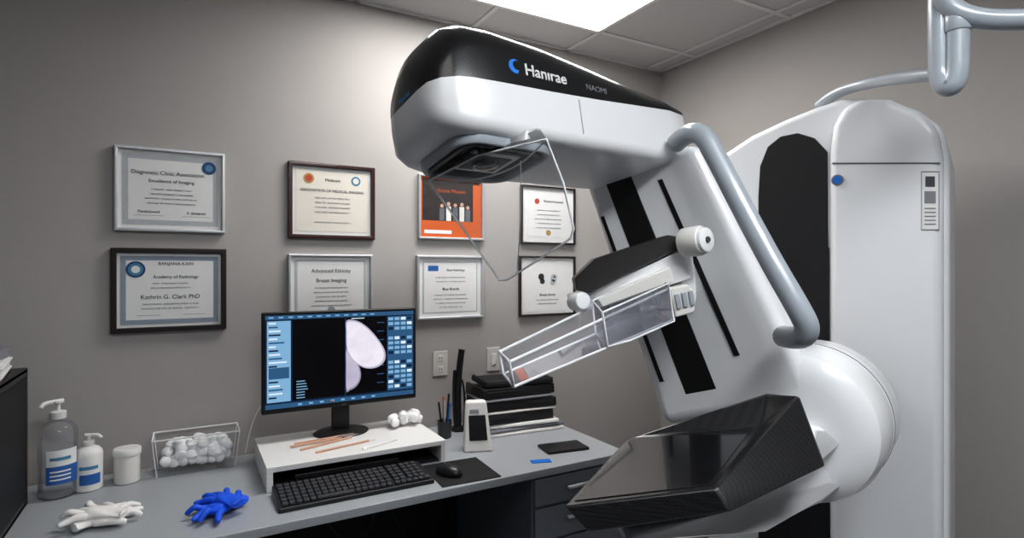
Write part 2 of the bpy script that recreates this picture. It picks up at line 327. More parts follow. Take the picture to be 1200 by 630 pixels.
P('scan_upper', smoothpoly(up_), e_br2, 4.4); P('scan_upper_core', smoothpoly(shrink(up_, .93, (.60, .38))), e_br, 5.2)
text('maker_mark', 'oooo', ((x0+x1)/2, MY+.001, z0+.006), .009, M['ink2'], G)
box('neck', (.585, MY+.06, (RZ+1.12)/2), (.075, .03, 1.12-RZ), M['black'], G, .008)
lathe('stand_base', [(.02, 0), (.115, 0), (.118, .004), (.11, .010), (.05, .016), (.04, .018)], (.585, MY+.045, RZ), M['black'], G, sq=.8)
# ------------------------------------------------------------------ keyboard / mouse
kx0, kx1, ky0, ky1 = .262, .805, 1.995, 2.175
G = group('keyboard', (.53, 2.1, DZ))
vs = [(kx0, ky0, DZ), (kx1, ky0, DZ), (kx1, ky1, DZ), (kx0, ky1, DZ), (kx0, ky0, DZ+.016), (kx1, ky0, DZ+.016), (kx1, ky1, DZ+.034), (kx0, ky1, DZ+.034)]
mesh('keyboard_body', vs, BF, M['black'], G, .004)
keys = []
for r in range(6):
    yy = ky0+.022+r*.0272; zz = DZ+.020+.018*(yy-ky0)/(ky1-ky0)
    x = kx0+.012; n = 0
    while x < kx1-.02:
        w = .0225
        if r == 0 and 5 <= n < 6: w = .13
        if abs(x-(kx0+.385)) < .012 or abs(x-(kx0+.45)) < .004: x += .008
        if x+w < kx1-.006: keys.append(((x+w/2-.001, yy, zz), (w-.004, .0215, .009)))
        x += w; n += 1
boxes('keys', keys, M['dark'], G, .0015, seg=1)
G = group('mouse_pad', (.93, 2.05, DZ)); box('pad', (.94, 2.06, DZ+.002), (.24, .25, .004), M['blackm'], G, .001, rz=-.05)
def ellips(name, c, r, mt, parent=None, flat=True, rz=0):
    bm = bmesh.new(); bmesh.ops.create_uvsphere(bm, u_segments=28, v_segments=18, radius=1)
    R_ = Matrix.Rotation(rz, 3, 'Z')
    for v in bm.verts:
        q = v.co.copy()
        if flat and q.z < -.25: q.z = -.25
        q = Vector((q.x*r[0], q.y*r[1], q.z*r[2])); v.co = Vector(c)+R_@q
    me = bpy.data.meshes.new(name); bm.to_mesh(me); bm.free(); me.materials.append(mt)
    return finish(bpy.data.objects.new(name, me), parent)
G = group('computer_mouse', (.885, 2.04, DZ)); ellips('shell', (.885, 2.045, DZ+.012), (.035, .060, .032), M['black'], G, rz=.5)
ellips('wheel', (.875, 2.077, DZ+.036), (.005, .011, .008), M['dark'], G, rz=.5)
# ------------------------------------------------------------------ things on riser
G = group('wooden_spatulas', (.4, 2.3, RZ))
for i, (a, b) in enumerate((((352, 527), (412, 512)), ((340, 524), (400, 514)), ((370, 530), (432, 516)), ((345, 521), (414, 509)))):
    p = onZ(*a, RZ+.004); q = onZ(*b, RZ+.004); zz = RZ+.0046+.003*(i % 2); cyl('stick', (p.x, p.y, zz), (q.x, q.y, zz), .0045, M['pink'], G, seg=12)
G = group('cotton_swabs', (.8, 2.3, RZ))
for a, b in (((408, 521), (440, 514)), ((425, 526), (465, 515))):
    p = onZ(*a, RZ+.004); q = onZ(*b, RZ+.004); cyl('swab', (p.x, p.y, RZ+.004), (q.x, q.y, RZ+.004), .003, M['riser'], G, seg=10)
    cyl('swab_tip', (p.x, p.y, RZ+.0055), (p.x*.9+q.x*.1, p.y*.9+q.y*.1, RZ+.0055), .005, M['cotton'], G, seg=10)
def fluff(name, c, n, sp, rr, mt, parent, sub=2):
    bm = bmesh.new()
    for i in range(n):
        p = Vector(c)+Vector((random.uniform(-1, 1)*sp[0], random.uniform(-1, 1)*sp[1], random.uniform(0, 1)*sp[2]))
        r = rr*random.uniform(.8, 1.15); ph = [random.uniform(0, 6) for _ in range(3)]
        ret = bmesh.ops.create_icosphere(bm, subdivisions=sub+1, radius=1)
        for v in ret['verts']:
            k = r*(1+.08*math.sin(4*v.co.x+ph[0])*math.sin(5*v.co.y+ph[1])+.05*math.sin(7*v.co.z+ph[2])); v.co = p+v.co*k
    me = bpy.data.meshes.new(name); bm.to_mesh(me); bm.free(); me.materials.append(mt); return finish(bpy.data.objects.new(name, me), parent)
p = onZ(474, 499, RZ); G = group('gauze_tissues', (p.x, p.y, RZ)); fluff('crumpled_gauze', (p.x, p.y, RZ+.020), 16, (.075, .025, .035), .020, M['cotton'], G)
# ------------------------------------------------------------------ bottles left
def bottle(px, py, rr, hh, body, lab, cap, white=False):
    p = onZ(px, py, DZ); p.y = min(p.y, WY-.1); G = group('pump_bottle', (p.x, p.y, DZ)); z = DZ
    lathe('bottle_body', [(rr*.85, 0), (rr*.98, .006), (rr, .02), (rr, hh*.62), (rr*.96, hh*.68), (rr*.75, hh*.74), (rr*.35, hh*.78), (rr*.33, hh*.80)], (p.x, p.y, z), body, G)
    if not white: lathe('gel_fill', [(rr*.8, .004), (rr*.94, .01), (rr*.94, hh*.5), (rr*.9, hh*.505)], (p.x, p.y, z), M['liquid'], G)
    a0, a1, n = -2.7, -.35, 16
    def lab_(nm, rad, h0, h1, A0, A1, m):
        vs = []; fs = []
        for zz in (h0, h1):
            for i in range(n+1):
                t = A0+(A1-A0)*i/n; vs.append((p.x+rad*math.cos(t), p.y+rad*math.sin(t), z+zz*hh))
        for i in range(n): fs.append((i, i+1, n+2+i, n+1+i))
        mesh(nm, vs, fs, m, G)
    if not white:
        lab_('label', rr+.001, .16, .50, -2.0, -.35, lab); lab_('label_band', rr+.002, .16, .34, -2.0, -.35, M['label'])
        for k in range(3): lab_('label_text', rr+.003, .20+k*.04, .215+k*.04, -1.8, -.8, M['paper'])
        lab_('label_text', rr+.003, .40, .43, -1.8, -.8, M['teal'])
    else:
        lab_('label', rr+.001, .12, .55, a0, a1, lab); lab_('label_band', rr+.002, .14, .32, -2.1, -.6, M['label']); lab_('label_text', rr+.002, .40, .46, -2.1, -.8, M['teal'])
    lathe('collar', [(rr*.4, 0), (rr*.42, .004), (rr*.42, hh*.07), (rr*.25, hh*.08)], (p.x, p.y, z+hh*.79), cap, G)
    lathe('pump_stem', [(rr*.12, 0), (rr*.12, hh*.09)], (p.x, p.y, z+hh*.86), cap, G)
    a = Vector((p.x, p.y, z+hh*.965)); d = Vector((-.75, -.5, 0)) if not white else Vector((.9, -.35, 0))
    tube('spout', [a-d*rr*.3, a+d*rr*.3, a+d*rr*.85, a+d*rr*1.0-Vector((0, 0, .012))], rr*.13, cap, G)
    lathe('pump_head', [(rr*.2, 0), (rr*.3, .004), (rr*.3, hh*.03), (rr*.2, hh*.035)], (p.x, p.y, z+hh*.94), cap, G)
bottle(68, 580, .058, .345, clear('bottle_clear', (.985, .988, .99), .06, .22), M['paper'], M['riser'])
bottle(104, 573, .043, .205, M['riser'], M['paper'], M['riser'], True)
p = onZ(149, 564, DZ); G = group('plastic_jar', (p.x, p.y, DZ))
lathe('jar_body', [(.038, 0), (.042, .004), (.042, .10), (.041, .104)], (p.x, p.y, DZ), M['offw'], G)
lathe('jar_lid', [(.045, 0), (.0455, .003), (.0455, .02), (.043, .024), (.02, .027)], (p.x, p.y, DZ+.104), M['riser'], G)
# cotton ball box
pa = onZ(178, 563, DZ); G = group('cotton_ball_container', (pa.x+.14, pa.y+.07, DZ)); cx, cy = pa.x+.15, pa.y+.075
w0, d0, w1, d1, hb = .135, .06, .15, .07, .145
vs = [(cx+a*w0, cy+b*d0, DZ+.002) for a, b in ((-1, -1), (1, -1), (1, 1), (-1, 1))]+[(cx+a*w1, cy+b*d1, DZ+hb) for a, b in ((-1, -1), (1, -1), (1, 1), (-1, 1))]
mesh('clear_tub', vs, BF[:1]+BF[2:], M['tub'], G)
boxes('tub_rim', [((cx, cy-d1, DZ+hb), (2*w1, .006, .006)), ((cx, cy+d1, DZ+hb), (2*w1, .006, .006)), ((cx-w1, cy, DZ+hb), (.006, 2*d1, .006)), ((cx+w1, cy, DZ+hb), (.006, 2*d1, .006))], M['edge'], G, .002)
for a in (-1, 1):
    for b in (-1, 1): tube('tub_corner', [(cx+a*w0, cy+b*d0, DZ+.002), (cx+a*w1, cy+b*d1, DZ+hb)], .002, M['edge'], G, smooth=False)
fluff('cotton_balls', (cx, cy, DZ+.032), 95, (.108, .036, .085), .021, M['cotton'], G, 1)
# ------------------------------------------------------------------ gloves
def glove(G, c, ang, mt, s=1.0, spread=1.0, z0=0.0, curl=0.0):
    R_ = Matrix.Rotation(ang, 3, 'Z')
    def T(x, y, z): v = R_@Vector((x*s, y*s, 0)); return Vector((c.x+v.x, c.y+v.y, DZ+.003+z0+z*s))
    def chain(n, pts, rad):
        me = bpy.data.meshes.new(n); me.from_pydata([tuple(T(*q)) for q in pts], [(i, i+1) for i in range(len(pts)-1)], [])
        me.materials.append(mt); o = bpy.data.objects.new(n, me); sc.collection.objects.link(o); o.parent = G; o.matrix_parent_inverse = Matrix.Translation(G.location).inverted()
        sk = o.modifiers.new('skin', 'SKIN'); sk.use_smooth_shade = True
        for i, v in enumerate(me.skin_vertices[0].data): v.radius = (rad[i][0]*s, rad[i][1]*s); v.use_root = i == 0
        o.modifiers.new('sub', 'SUBSURF').levels = 2; o.modifiers['sub'].render_levels = 2
    secs = [(-.090, .041, .012, .018), (-.086, .043, .015, .019), (-.082, .037, .013, .018), (-.05, .031, .014, .018), (-.02, .038, .018, .022), (.015, .043, .020, .024), (.04, .040, .016, .022), (.052, .030, .010, .020)]
    vs, fs = [], []; N = 20
    for j, (yy, hw, hh, zc) in enumerate(secs):
        for i in range(N):
            t = 2*math.pi*i/N; k = 1+.08*math.sin(3*t+j*1.7)
            vs.append(T(hw*math.cos(t)*k, yy+.004*math.sin(2*t+j), max(.001, zc+hh*math.sin(t)*k+.003*math.sin(5*t+j*2))))
    for j in range(len(secs)-1):
        for i in range(N): fs.append((j*N+i, j*N+(i+1) % N, (j+1)*N+(i+1) % N, (j+1)*N+i))
    fs += [tuple(range(N)), tuple(range((len(secs)-1)*N, len(secs)*N))]
    o = mesh('palm', vs, fs, mt, G)
    at = o.data.attributes.get('sharp_edge')
    if at: o.data.attributes.remove(at)
    o.modifiers.new('sub', 'SUBSURF').render_levels = 2
    for i, (x, L, a) in enumerate(((-.032, .066, .50), (-.011, .082, .17), (.012, .078, -.15), (.033, .060, -.52))):
        a *= spread; dx, dy = -math.sin(a), math.cos(a); b = .25*(1 if i % 2 else -1)
        chain('finger_%d' % (i+1), [(x*.7, .01, .020), (x+dx*.02, .035+dy*.02, .026), (x+dx*L*.6, .035+dy*L*.6, .030+curl if i % 2 else .018), (x+dx*L+b*.04, .035+dy*L, .014)], [(.014, .013), (.0135, .0125), (.0125, .0115), (.009, .009)])
    chain('thumb', [(.022, -.04, .018), (.050, -.012, .022), (.074, .014, .020), (.088, .036, .013)], [(.017, .014), (.015, .014), (.013, .012), (.010, .009)])
b1 = onZ(260, 601, DZ); G = group('rubber_glove', (b1.x, b1.y, DZ)); glove(G, b1, 2.3, M['nitrile'], .92, 1.1, 0, .012)
b3 = onZ(264, 599, DZ); glove(G, b3, .6, M['nitrile'], .8, 1.2, .022)
b1 = onZ(122, 613, DZ); G = group('rubber_glove', (b1.x, b1.y, DZ)); glove(G, b1, -1.15, M['latex'], .95, 1.1)
b3 = onZ(116, 616, DZ); glove(G, b3, 1.2, M['latex'], .88, 1.3, .02, .01)
# ------------------------------------------------------------------ black cabinet at left with paper stack
G = group('black_storage_tower', (-.62, 2.3, DZ)); zt = 1.215
boxes('shell', [((-.62, 2.30, zt-.008), (.30, .42, .016)), ((-.62, 2.30, DZ+.008), (.30, .42, .016)), ((-.762, 2.30, (DZ+zt)/2), (.016, .42, zt-DZ-.002)), ((-.478, 2.30, (DZ+zt)/2), (.016, .42, zt-DZ-.002)), ((-.62, 2.503, (DZ+zt)/2), (.30, .014, zt-DZ-.002))], M['black'], G, .003)
boxes('side_panel', [((-.4685, 2.30, (DZ+zt)/2), (.003, .36, zt-DZ-.06))], M['blackm'], G, .001)
boxes('front_vents', [((-.62, 2.094, DZ+.06+i*.05), (.25, .006, .02)) for i in range(8)], M['dark'], G, .002)
G = group('paper_stack', (-.6, 2.35, zt))
boxes('sheets', [((-.595+random.uniform(-.006, .006), 2.33, zt+.004+i*.007), (.21, .29, .006)) for i in range(7)], M['paper'], G, .001, rz=.12)
mesh('leaning_booklet', [(-.70, 2.25, zt+.05), (-.52, 2.22, zt+.05), (-.50, 2.42, zt+.05), (-.68, 2.45, zt+.05), (-.70, 2.25, zt+.06), (-.52, 2.22, zt+.06), (-.50, 2.42, zt+.085), (-.68, 2.45, zt+.085)], BF, M['ink2'], G, .002)
# ------------------------------------------------------------------ pen holder etc
p = onZ(521, 512, DZ); G = group('pen_cup', (p.x, p.y, DZ)); p.z = DZ
lathe('cup', [(.030, 0), (.032, .003), (.034, .08), (.032, .08), (.030, .006)], p, M['dark'], G)
for i, (dx, dy, h, m) in enumerate(((-.02, 0, .17, 'black'), (.0, .01, .19, 'orange'), (.015, -.01, .16, 'blue'), (-.005, -.012, .18, 'silver'), (.02, .012, .2, 'black'))):
    cyl('pen_%d' % i, (p.x+dx*.5, p.y+dy*.5, DZ+.01), (p.x+dx*1.5, p.y+dy*1.5, DZ+h), .0048, M[m], G, seg=12)
q = onZ(537, 504, DZ); G = group('desk_brush_set', (q.x, q.y, DZ)); q.z = DZ
lathe('base', [(.035, 0), (.036, .01), (.03, .02), (.012, .024)], q, M['black'], G)
tube('long_handle', [q+Vector((0, 0, .02)), q+Vector((-.005, 0, .2)), q+Vector((.012, 0, .36)), q+Vector((.02, 0, .40))], .016, M['black'], G)
tube('thin_handle', [q+Vector((-.015, 0, .02)), q+Vector((-.03, 0, .2)), q+Vector((-.018, 0, .30))], .008, M['black'], G)
tube('wire', [q+Vector((.03, 0, .02)), q+Vector((.045, 0, .16)), q+Vector((.02, 0, .25))], .005, M['black'], G)
# desk reader device
q = onZ(562, 529, DZ); G = group('handheld_reader', (q.x, q.y, DZ)); a = .35
def L(x, y, z): c_, s_ = math.cos(-a), math.sin(-a); return Vector((q.x+x*c_-y*s_, q.y+x*s_+y*c_, DZ+z))
hexa('body', [L(-.068, -.01, 0), L(.058, -.01, 0), L(.058, .085, 0), L(-.068, .085, 0)], [L(-.062, .03, .215), L(.035, .03, .215), L(.03, .075, .215), L(-.055, .075, .215)], M['offw'], G, .01)
def fr(u, z): t = z/.215; return L(-.068+.126*u-.02*t*u, -.012+.04*t-.001, z)
hexa('display', [fr(.2, .05), fr(.85, .05), fr(.85, .155), fr(.2, .155)], [fr(.2, .05)+Vector((0, .004, 0)), fr(.85, .05)+Vector((0, .004, 0)), fr(.85, .155)+Vector((0, .004, 0)), fr(.2, .155)+Vector((0, .004, 0))], M['black'], G)
hexa('status_strip', [fr(.25, .165), fr(.6, .165), fr(.6, .18), fr(.25, .18)], [fr(.25, .165)+Vector((0, .004, 0)), fr(.6, .165)+Vector((0, .004, 0)), fr(.6, .18)+Vector((0, .004, 0)), fr(.25, .18)+Vector((0, .004, 0))], M['ink2'], G)
# tray stack
q = Vector((1.43, 2.51, 0)); G = group('stacked_trays', (q.x, q.y, DZ)); z = DZ
def tray(cx, cy, zz, w, d, h, m, rz, nm):
    boxes(nm, [((cx, cy, zz+h*.35), (w, d, h*.7)), ((cx, cy-d*.46, zz+h*.7), (w, d*.06, h*.5)), ((cx-w*.47, cy, zz+h*.7), (w*.05, d, h*.5)), ((cx+w*.47, cy, zz+h*.7), (w*.05, d, h*.5))], m, G, .005, rz=rz)
specs = [(.42, .27, .018, 'offw', 0), (.42, .26, .016, 'ink2', .03), (.40, .26, .018, 'riser', -.03), (.39, .24, .045, 'black', .05), (.38, .24, .012, 'offw', 0), (.40, .23, .045, 'blackm', -.04), (.38, .24, .012, 'ink2', .02), (.39, .23, .050, 'black', .04), (.36, .22, .030, 'blackm', -.05)]
for i, (w, d, h, m, rz) in enumerate(specs): tray(q.x+random.uniform(-.012, .012)+(.015 if i < 3 else -.01), q.y, z, w, d, h, M[m], rz-.08, 'tray_%d' % i); z += h+.002
q = onZ(660, 525, DZ); G = group('black_tablet', (q.x, q.y, DZ)); box('slab', (q.x, q.y, DZ+.006), (.20, .12, .012), M['black'], G, .004, rz=-.15)
q = onZ(634, 537, DZ); G = group('blue_card', (q.x-.02, q.y-.03, DZ)); box('card', (q.x-.02, q.y-.03, DZ+.001), (.085, .04, .002), M['blue'], G, rz=-.3)
# ================================================================== MAMMOGRAPHY UNIT
U = group('mammography_machine', (1.9, 1.3, 0))
pa_ = (RT*.64+FW*.77).normalized()     # machine axis, away from patient
ql_ = (RT*.77-FW*.64).normalized()     # lateral, toward the tripod side
def dg(px): a = (px-600)/F; return 1.5425/(.45*a+.533)
def Gp(px, py, o=0): return V(px, py, dg(px)) - pa_*o
def Gf(px, o=0): p = Gp(px, 315, o); p.z = 0.0; return p
# cabinet
full = [Gf(828), Gp(828, 225), Gp(834, 198), Gp(850, 178), Gp(880, 158), Gp(920, 139), Gp(955, 125), Gp(985, 115), Gp(1030, 115), Gp(1075, 127), Gp(1104, 148), Gp(1113, 180), Gf(1113)]
prism('gantry_cabinet', full, pa_*.42, M['white2'], U, .025, 4)
o = .05
rh = [Gf(975, o), Gp(975, 180, o), Gp(979, 150, o), Gp(990, 129, o), Gp(1010, 118, o), Gp(1045, 119, o), Gp(1080, 133, o), Gp(1100, 153, o), Gp(1106, 185, o), Gf(1106, o)]
prism('gantry_side_module', rh, pa_*.3, M['white2'], U, .03, 5)
rec = [Gf(889, .006), Gp(889, 230, .006), Gp(891, 195, .006), Gp(900, 172, .006), Gp(915, 160, .006), Gp(935, 156, .006), Gp(955, 162, .006), Gp(970, 178, .006), Gf(974, .006)]
prism('recess_panel', rec, pa_*.03, M['blackm'], U, .004)
prism('recess_rail', [Gf(925, .012), Gp(925, 290, .012), Gp(972, 290, .012), Gf(972, .012)], pa_*.02, M['black'], U, .002)
def band(n, x0_, x1_, y_, th, oo, m): prism(n, [Gp(x0_, y_, oo), Gp(x1_, y_, oo), Gp(x1_, y_+th, oo), Gp(x0_, y_+th, oo)], pa_*.004, m, U)
band('cap_seam', 979, 1103, 193, 1.8, o+.001, M['seam'])
c = Gp(985, 213, o+.001); cyl('indicator_ring', c, c-pa_*.004, .018, M['ink2'], U); cyl('indicator_button', c, c-pa_*.008, .013, M['blue'], U)
band('warning_label_edge', 1081, 1102, 203, 68, o+.001, M['ink2']); band('warning_label', 1082, 1101, 204.5, 65, o+.002, M['paper']); band('label_print', 1086, 1097, 209, 12, o+.003, M['ink']); band('label_print_2', 1085, 1098, 226, 14, o+.003, M['ink2'])
for i in range(5): band('label_line', 1085, 1098, 245+i*4.5, 1.4, o+.003, M['ink2'])
prism('gantry_base', [Gf(800, .1), Gf(800, .1)+Vector((0, 0, .12)), Gf(1125, .1)+Vector((0, 0, .12)), Gf(1125, .1)], pa_*.55, M['white2'], U, .03)
# tube arm over cabinet (ceiling suspended shield arm)
S = group('ceiling_suspended_arm', tuple(V(1100, 60, 1.45)))
top = V(1100, 20, 1.45); top2 = Vector((top.x, top.y, CZ))
tube('down_tube', [top2, V(1101, 0, 1.45), V(1101, 60, 1.45), V(1102, 92, 1.45), V(1112, 104, 1.43), V(1121, 92, 1.42), V(1122, 60, 1.42), V(1122, 34, 1.42)], .026, M['tube'], S)
tube('side_tube', [V(1104, -5, 1.43), V(1112, 8, 1.42), V(1135, 20, 1.40), V(1170, 24, 1.38), V(1215, 22, 1.35), V(1300, 20, 1.32)], .024, M['tube'], S)
cyl('ceiling_rose', (top.x, top.y, CZ-.03), (top.x, top.y, CZ), .09, M['white'], S, bev=.008)
cyl('joint', V(1122, 38, 1.42), V(1122, 14, 1.42), .03, M['tube'], S, bev=.005)
tube('gantry_hose', [V(960, 124, 2.05), V(978, 108, 1.98), V(1020, 97, 1.85), V(1060, 90, 1.62), V(1102, 86, 1.46)], .018, M['tube'], S)
# ---- C-arm column
t_ = dict(FN=V(815, 165, 1.55), FF=V(682, 211, 1.80)); b_ = dict(FN=V(962, 470, 1.38), FF=V(776, 500, 1.64))
th = pa_*.17
FFt, FNt, FNb, FFb = t_['FF'], t_['FN'], b_['FN'], b_['FF']
hexa('c_arm_column', [FFt, FNt, FNb, FFb], [FFt+th, FNt+th, FNb+th, FFb+th], M['white'], U, .035, 5)
nf = (FNt-FFt).cross(FFb-FFt).normalized()
if nf.dot(ORG-FFt) < 0: nf = -nf
def face(u, v, off=0): a_ = FFt.lerp(FNt, u); b2_ = FFb.lerp(FNb, u); return a_.lerp(b2_, v)+nf*off
def slot(n, ut0, ut1, vt, ub0, ub1, vb, m, off=.0015, bev=0): prism(n, [face(ut0, vt, off), face(ut1, vt, off), face(ub1, vb, off), face(ub0, vb, off)], -nf*.006, m, U, bev)
slot('carriage_slot', .20, .43, .03, .24, .45, .90, M['slot'], bev=.002)
slot('guide_slot', .62, .655, .10, .64, .675, .80, M['slot'])
slot('guide_slot_2', .06, .09, .17, .07, .10, .34, M['slot']); slot('guide_slot_3', .08, .11, .66, .09, .12, .84, M['slot'])
# drum / pivot
dc = V(928, 503, 1.42)
ax = pa_
lathe('rotation_drum', [(.12, 0), (.16, .006), (.185, .025), (.195, .06), (.195, .17), (.197, .172), (.197, .28), (.185, .31), (.15, .325)], dc, M['white'], U, ax, 64)
lathe('drum_seam', [(.1982, 0), (.1982, .003)], dc+ax*.171, M['ink2'], U, ax, 64)
lathe('pivot_neck', [(.13, 0), (.13, .32)], dc+ax*.30, M['blackm'], U, ax, 40)
# lower bracket to the detector
lb = [V(950, 500, 1.36), V(1000, 500, 1.45), V(1010, 530, 1.45), V(1000, 565, 1.40), V(962, 592, 1.30), V(890, 620, 1.18), V(730, 647, 1.12), V(735, 624, 1.14), V(855, 602, 1.10), V(962, 550, 1.18)]
prism('lower_arm', lb, (FW*.22), M['white'], U, .02, 4)
# detector housing
P1, P2, P3, P4 = V(660, 593, 1.12), V(838, 572, 1.05), V(893, 497, 1.30), V(735, 513, 1.40)
Q1, Q2, Q3, Q4, Q5 = V(898, 462, 1.34), V(937, 462, 1.26), V(968, 545, 1.13), V(856, 600, 1.03), V(690, 624, 1.11)
S1, S2 = V(745, 575, 1.5), V(930, 560, 1.42)
vs = [P1, P2, P3, P4, Q1, Q2, Q3, Q4, Q5, S1, S2]
fs = [(0, 1, 2, 3), (0, 8, 7, 1), (1, 7, 6), (1, 6, 5), (1, 5, 2), (2, 5, 4), (3, 2, 4), (0, 3, 9, 8), (3, 4, 5, 10, 9), (5, 6, 10), (8, 9, 10, 6, 7)]
mesh('detector_housing', vs, fs, M['carbon'], U, .006, 3)
nn = (P2-P1).cross(P4-P1).normalized(); nn = nn if nn.z > 0 else -nn
cc = (P1+P2+P3+P4)/4
tp = [cc+(p-cc)*.90+nn*.002 for p in (P1, P2, P3, P4)]
prism('detector_top_plate', tp, -nn*.008, M['cglass'], U, .001)
# ---- tube head
la = (RT*.819+FW*.574).normalized(); r11 = math.radians(11)
lt0 = (RT*-.574+FW*.819).normalized(); lt = lt0*math.cos(r11)-UP*math.sin(r11); lu = UP*math.cos(r11)+lt0*math.sin(r11)
HB = C(-.093, 1.2, .30)
def Hd(s, t, h): return HB+la*s+lt*t+lu*h
sts = [(-.058, .10, .22, .09, .118, .15), (-.054, .06, .26, .05, .118, .195), (-.036, .03, .29, .02, .118, .242), (-.005, .010, .304, .006, .118, .275), (.03, .002, .31, 0, .118, .288), (.10, 0, .312, 0, .12, .293), (.25, 0, .312, 0, .125, .285), (.40, 0, .31, 0, .132, .266), (.55, 0, .305, 0, .142, .242), (.68, .003, .295, 0, .152, .213), (.75, .012, .288, 0, .152, .190), (.79, .04, .26, .02, .125, .150)]
vs, fs, mi = [], [], []
for (s, w0_, w1_, h0_, hb_, h1_) in sts:
    ring = []; wr = w1_-w0_; rb = min(.03, (hb_-h0_)*.8); rt_ = min(.10, (h1_-hb_)*.9); rw = min(.12, wr*.45)
    for i in range(5): a_ = math.radians(270-i*22.5); ring.append((w0_+rb+rb*math.cos(a_), h0_+rb+rb*math.sin(a_)))
    ring.append((w0_, hb_))
    for i in range(10): a_ = math.radians(180-i*10); ring.append((w0_+rw+rw*math.cos(a_), h1_-rt_+rt_*math.sin(a_)))
    for i in range(10): a_ = math.radians(90-i*10); ring.append((w1_-rw+rw*math.cos(a_), h1_-rt_+rt_*math.sin(a_)))
    ring.append((w1_, hb_))
    for i in range(5): a_ = math.radians(0-i*22.5); ring.append((w1_-rb+rb*math.cos(a_), h0_+rb+rb*math.sin(a_)))
    n = len(ring); vs += [Hd(s, t, h) for t, h in ring]
for j in range(len(sts)-1):
    for i in range(n):
        fs.append((j*n+i, j*n+(i+1) % n, (j+1)*n+(i+1) % n, (j+1)*n+i)); mi.append(1 if 5 <= i <= 25 else 0)
for base in (0, (len(sts)-1)*n):
    up = [base+i for i in range(5, 27)]; lo = [base+i for i in list(range(26, n))+list(range(0, 6))]
    fs += [tuple(up), tuple(lo)]; mi += [1, 0]
hd = mesh('x_ray_tube_head', vs, fs, [M['white'], M['carbonh']], U, 0, midx=mi)
at = hd.data.attributes.get('sharp_edge')
if at: hd.data.attributes.remove(at)
# collimator
def hbox(n, s0, s1, t0, t1, h0_, h1_, m, bev=.004, tap=0):
    return hexa(n, [Hd(s0+tap, t0+tap, h0_), Hd(s1-tap, t0+tap, h0_), Hd(s1-tap, t1-tap, h0_), Hd(s0+tap, t1-tap, h0_)], [Hd(s0, t0, h1_), Hd(s1, t0, h1_), Hd(s1, t1, h1_), Hd(s0, t1, h1_)], m, U, bev)
def rrect(s0, s1, t0, t1, r, h, n=6):
    out = []
    for (cx_, cy_, a0) in ((s1-r, t1-r, 0), (s0+r, t1-r, 90), (s0+r, t0+r, 180), (s1-r, t0+r, 270)):
        for i in range(n+1): a_ = math.radians(a0+90*i/n); out.append(Hd(cx_+r*math.cos(a_), cy_+r*math.sin(a_), h))
    return out
def ringm(n, prof, m):   # prof: list of (inset, h)
    vs, fs = [], []
    for ins, h in prof: vs += rrect(.0+ins, .27-ins, .025+ins, .275-ins, max(.004, .06-ins), h)
    N = 28
    for j in range(len(prof)-1):
        for i in range(N): fs.append((j*N+i, j*N+(i+1) % N, (j+1)*N+(i+1) % N, (j+1)*N+i))
    return mesh(n, vs, fs, m, U)
ringm('collimator_rim', [(0, .004), (0, -.012), (.004, -.018), (.012, -.018), (.016, -.012), (.018, .0)], M['tube'])
ringm('collimator_bezel', [(.017, -.002), (.024, -.016), (.034, -.016), (.05, -.006), (.055, .0)], M['black'])
prism('collimator_well', rrect(.04, .23, .06, .24, .03, -.003), lu*.002, M['cglass'], U)
hbox('collimator_frame', .07, .20, .09, .21, -.014, -.004, M['silver'], .003)
hbox('collimator_mirror', .085, .185, .105, .195, -.016, -.010, M['black'], .002)
lathe('collimator_lens', [(.035, 0), (.033, .006), (.02, .010), (.008, .011)], Hd(.135, .15, -.016), M['cglass'], U, -lu, 32)
# neck between head and column
hexa('head_neck', [Hd(.36, .05, .06), Hd(.74, .03, .06), Hd(.74, .27, .06), Hd(.36, .26, .06)], [FNt+(FFt-FNt)*.95+(FFb-FFt)*.03, FNt+(FNb-FNt)*.04, FNt+th*.9+(FNb-FNt)*.04, FFt+th+(FFb-FFt)*.05], M['white'], U, .02, 4)
# lettering on head side
def hmat(s, t, h):
    m = Matrix((la, lu, -lt)).transposed().to_4x4(); m.translation = Hd(s, t, h); return m
text('lettering', 'Hanırae', None, .040, M['paper'], U, mw=hmat(.170, -.0015, .152), align='LEFT', bold=.0006, ext=.001)
text('lettering_small', 'NAOMI', None, .022, M['ink2'], U, mw=hmat(.36, -.0015, .152), align='LEFT', ext=.001)
pts = [(math.cos(a_)*.022, math.sin(a_)*.022) for a_ in [math.radians(70+i*20) for i in range(12)]]+[(math.cos(a_)*.015+.007, math.sin(a_)*.015+.004) for a_ in [math.radians(290-i*20) for i in range(12)]]
prism('logo_crescent', [Hd(.144+x*.8, -.0015, .167+y*.8) for x, y in pts], lt*.003, mat('logo_blue', (.03, .25, .8), .4), U)
def nmat(s, t, h):
    x = -lt; z = -la; y = lu; m = Matrix((x, y, z)).transposed().to_4x4(); m.translation = Hd(s, t, h); return m
text('nose_lettering', 'Hanırae', None, .020, mat('logo_dimblue', (.05, .3, .6), .4), U, mw=nmat(-.0592, .20, .124), align='LEFT')
hexa('body_seam', [Hd(.33, -.0008, .03), Hd(.332, -.0008, .03), Hd(.332, -.0008, .12), Hd(.33, -.0008, .12)], [Hd(.33, .003, .03), Hd(.332, .003, .03), Hd(.332, .003, .12), Hd(.33, .003, .12)], M['ink2'], U)
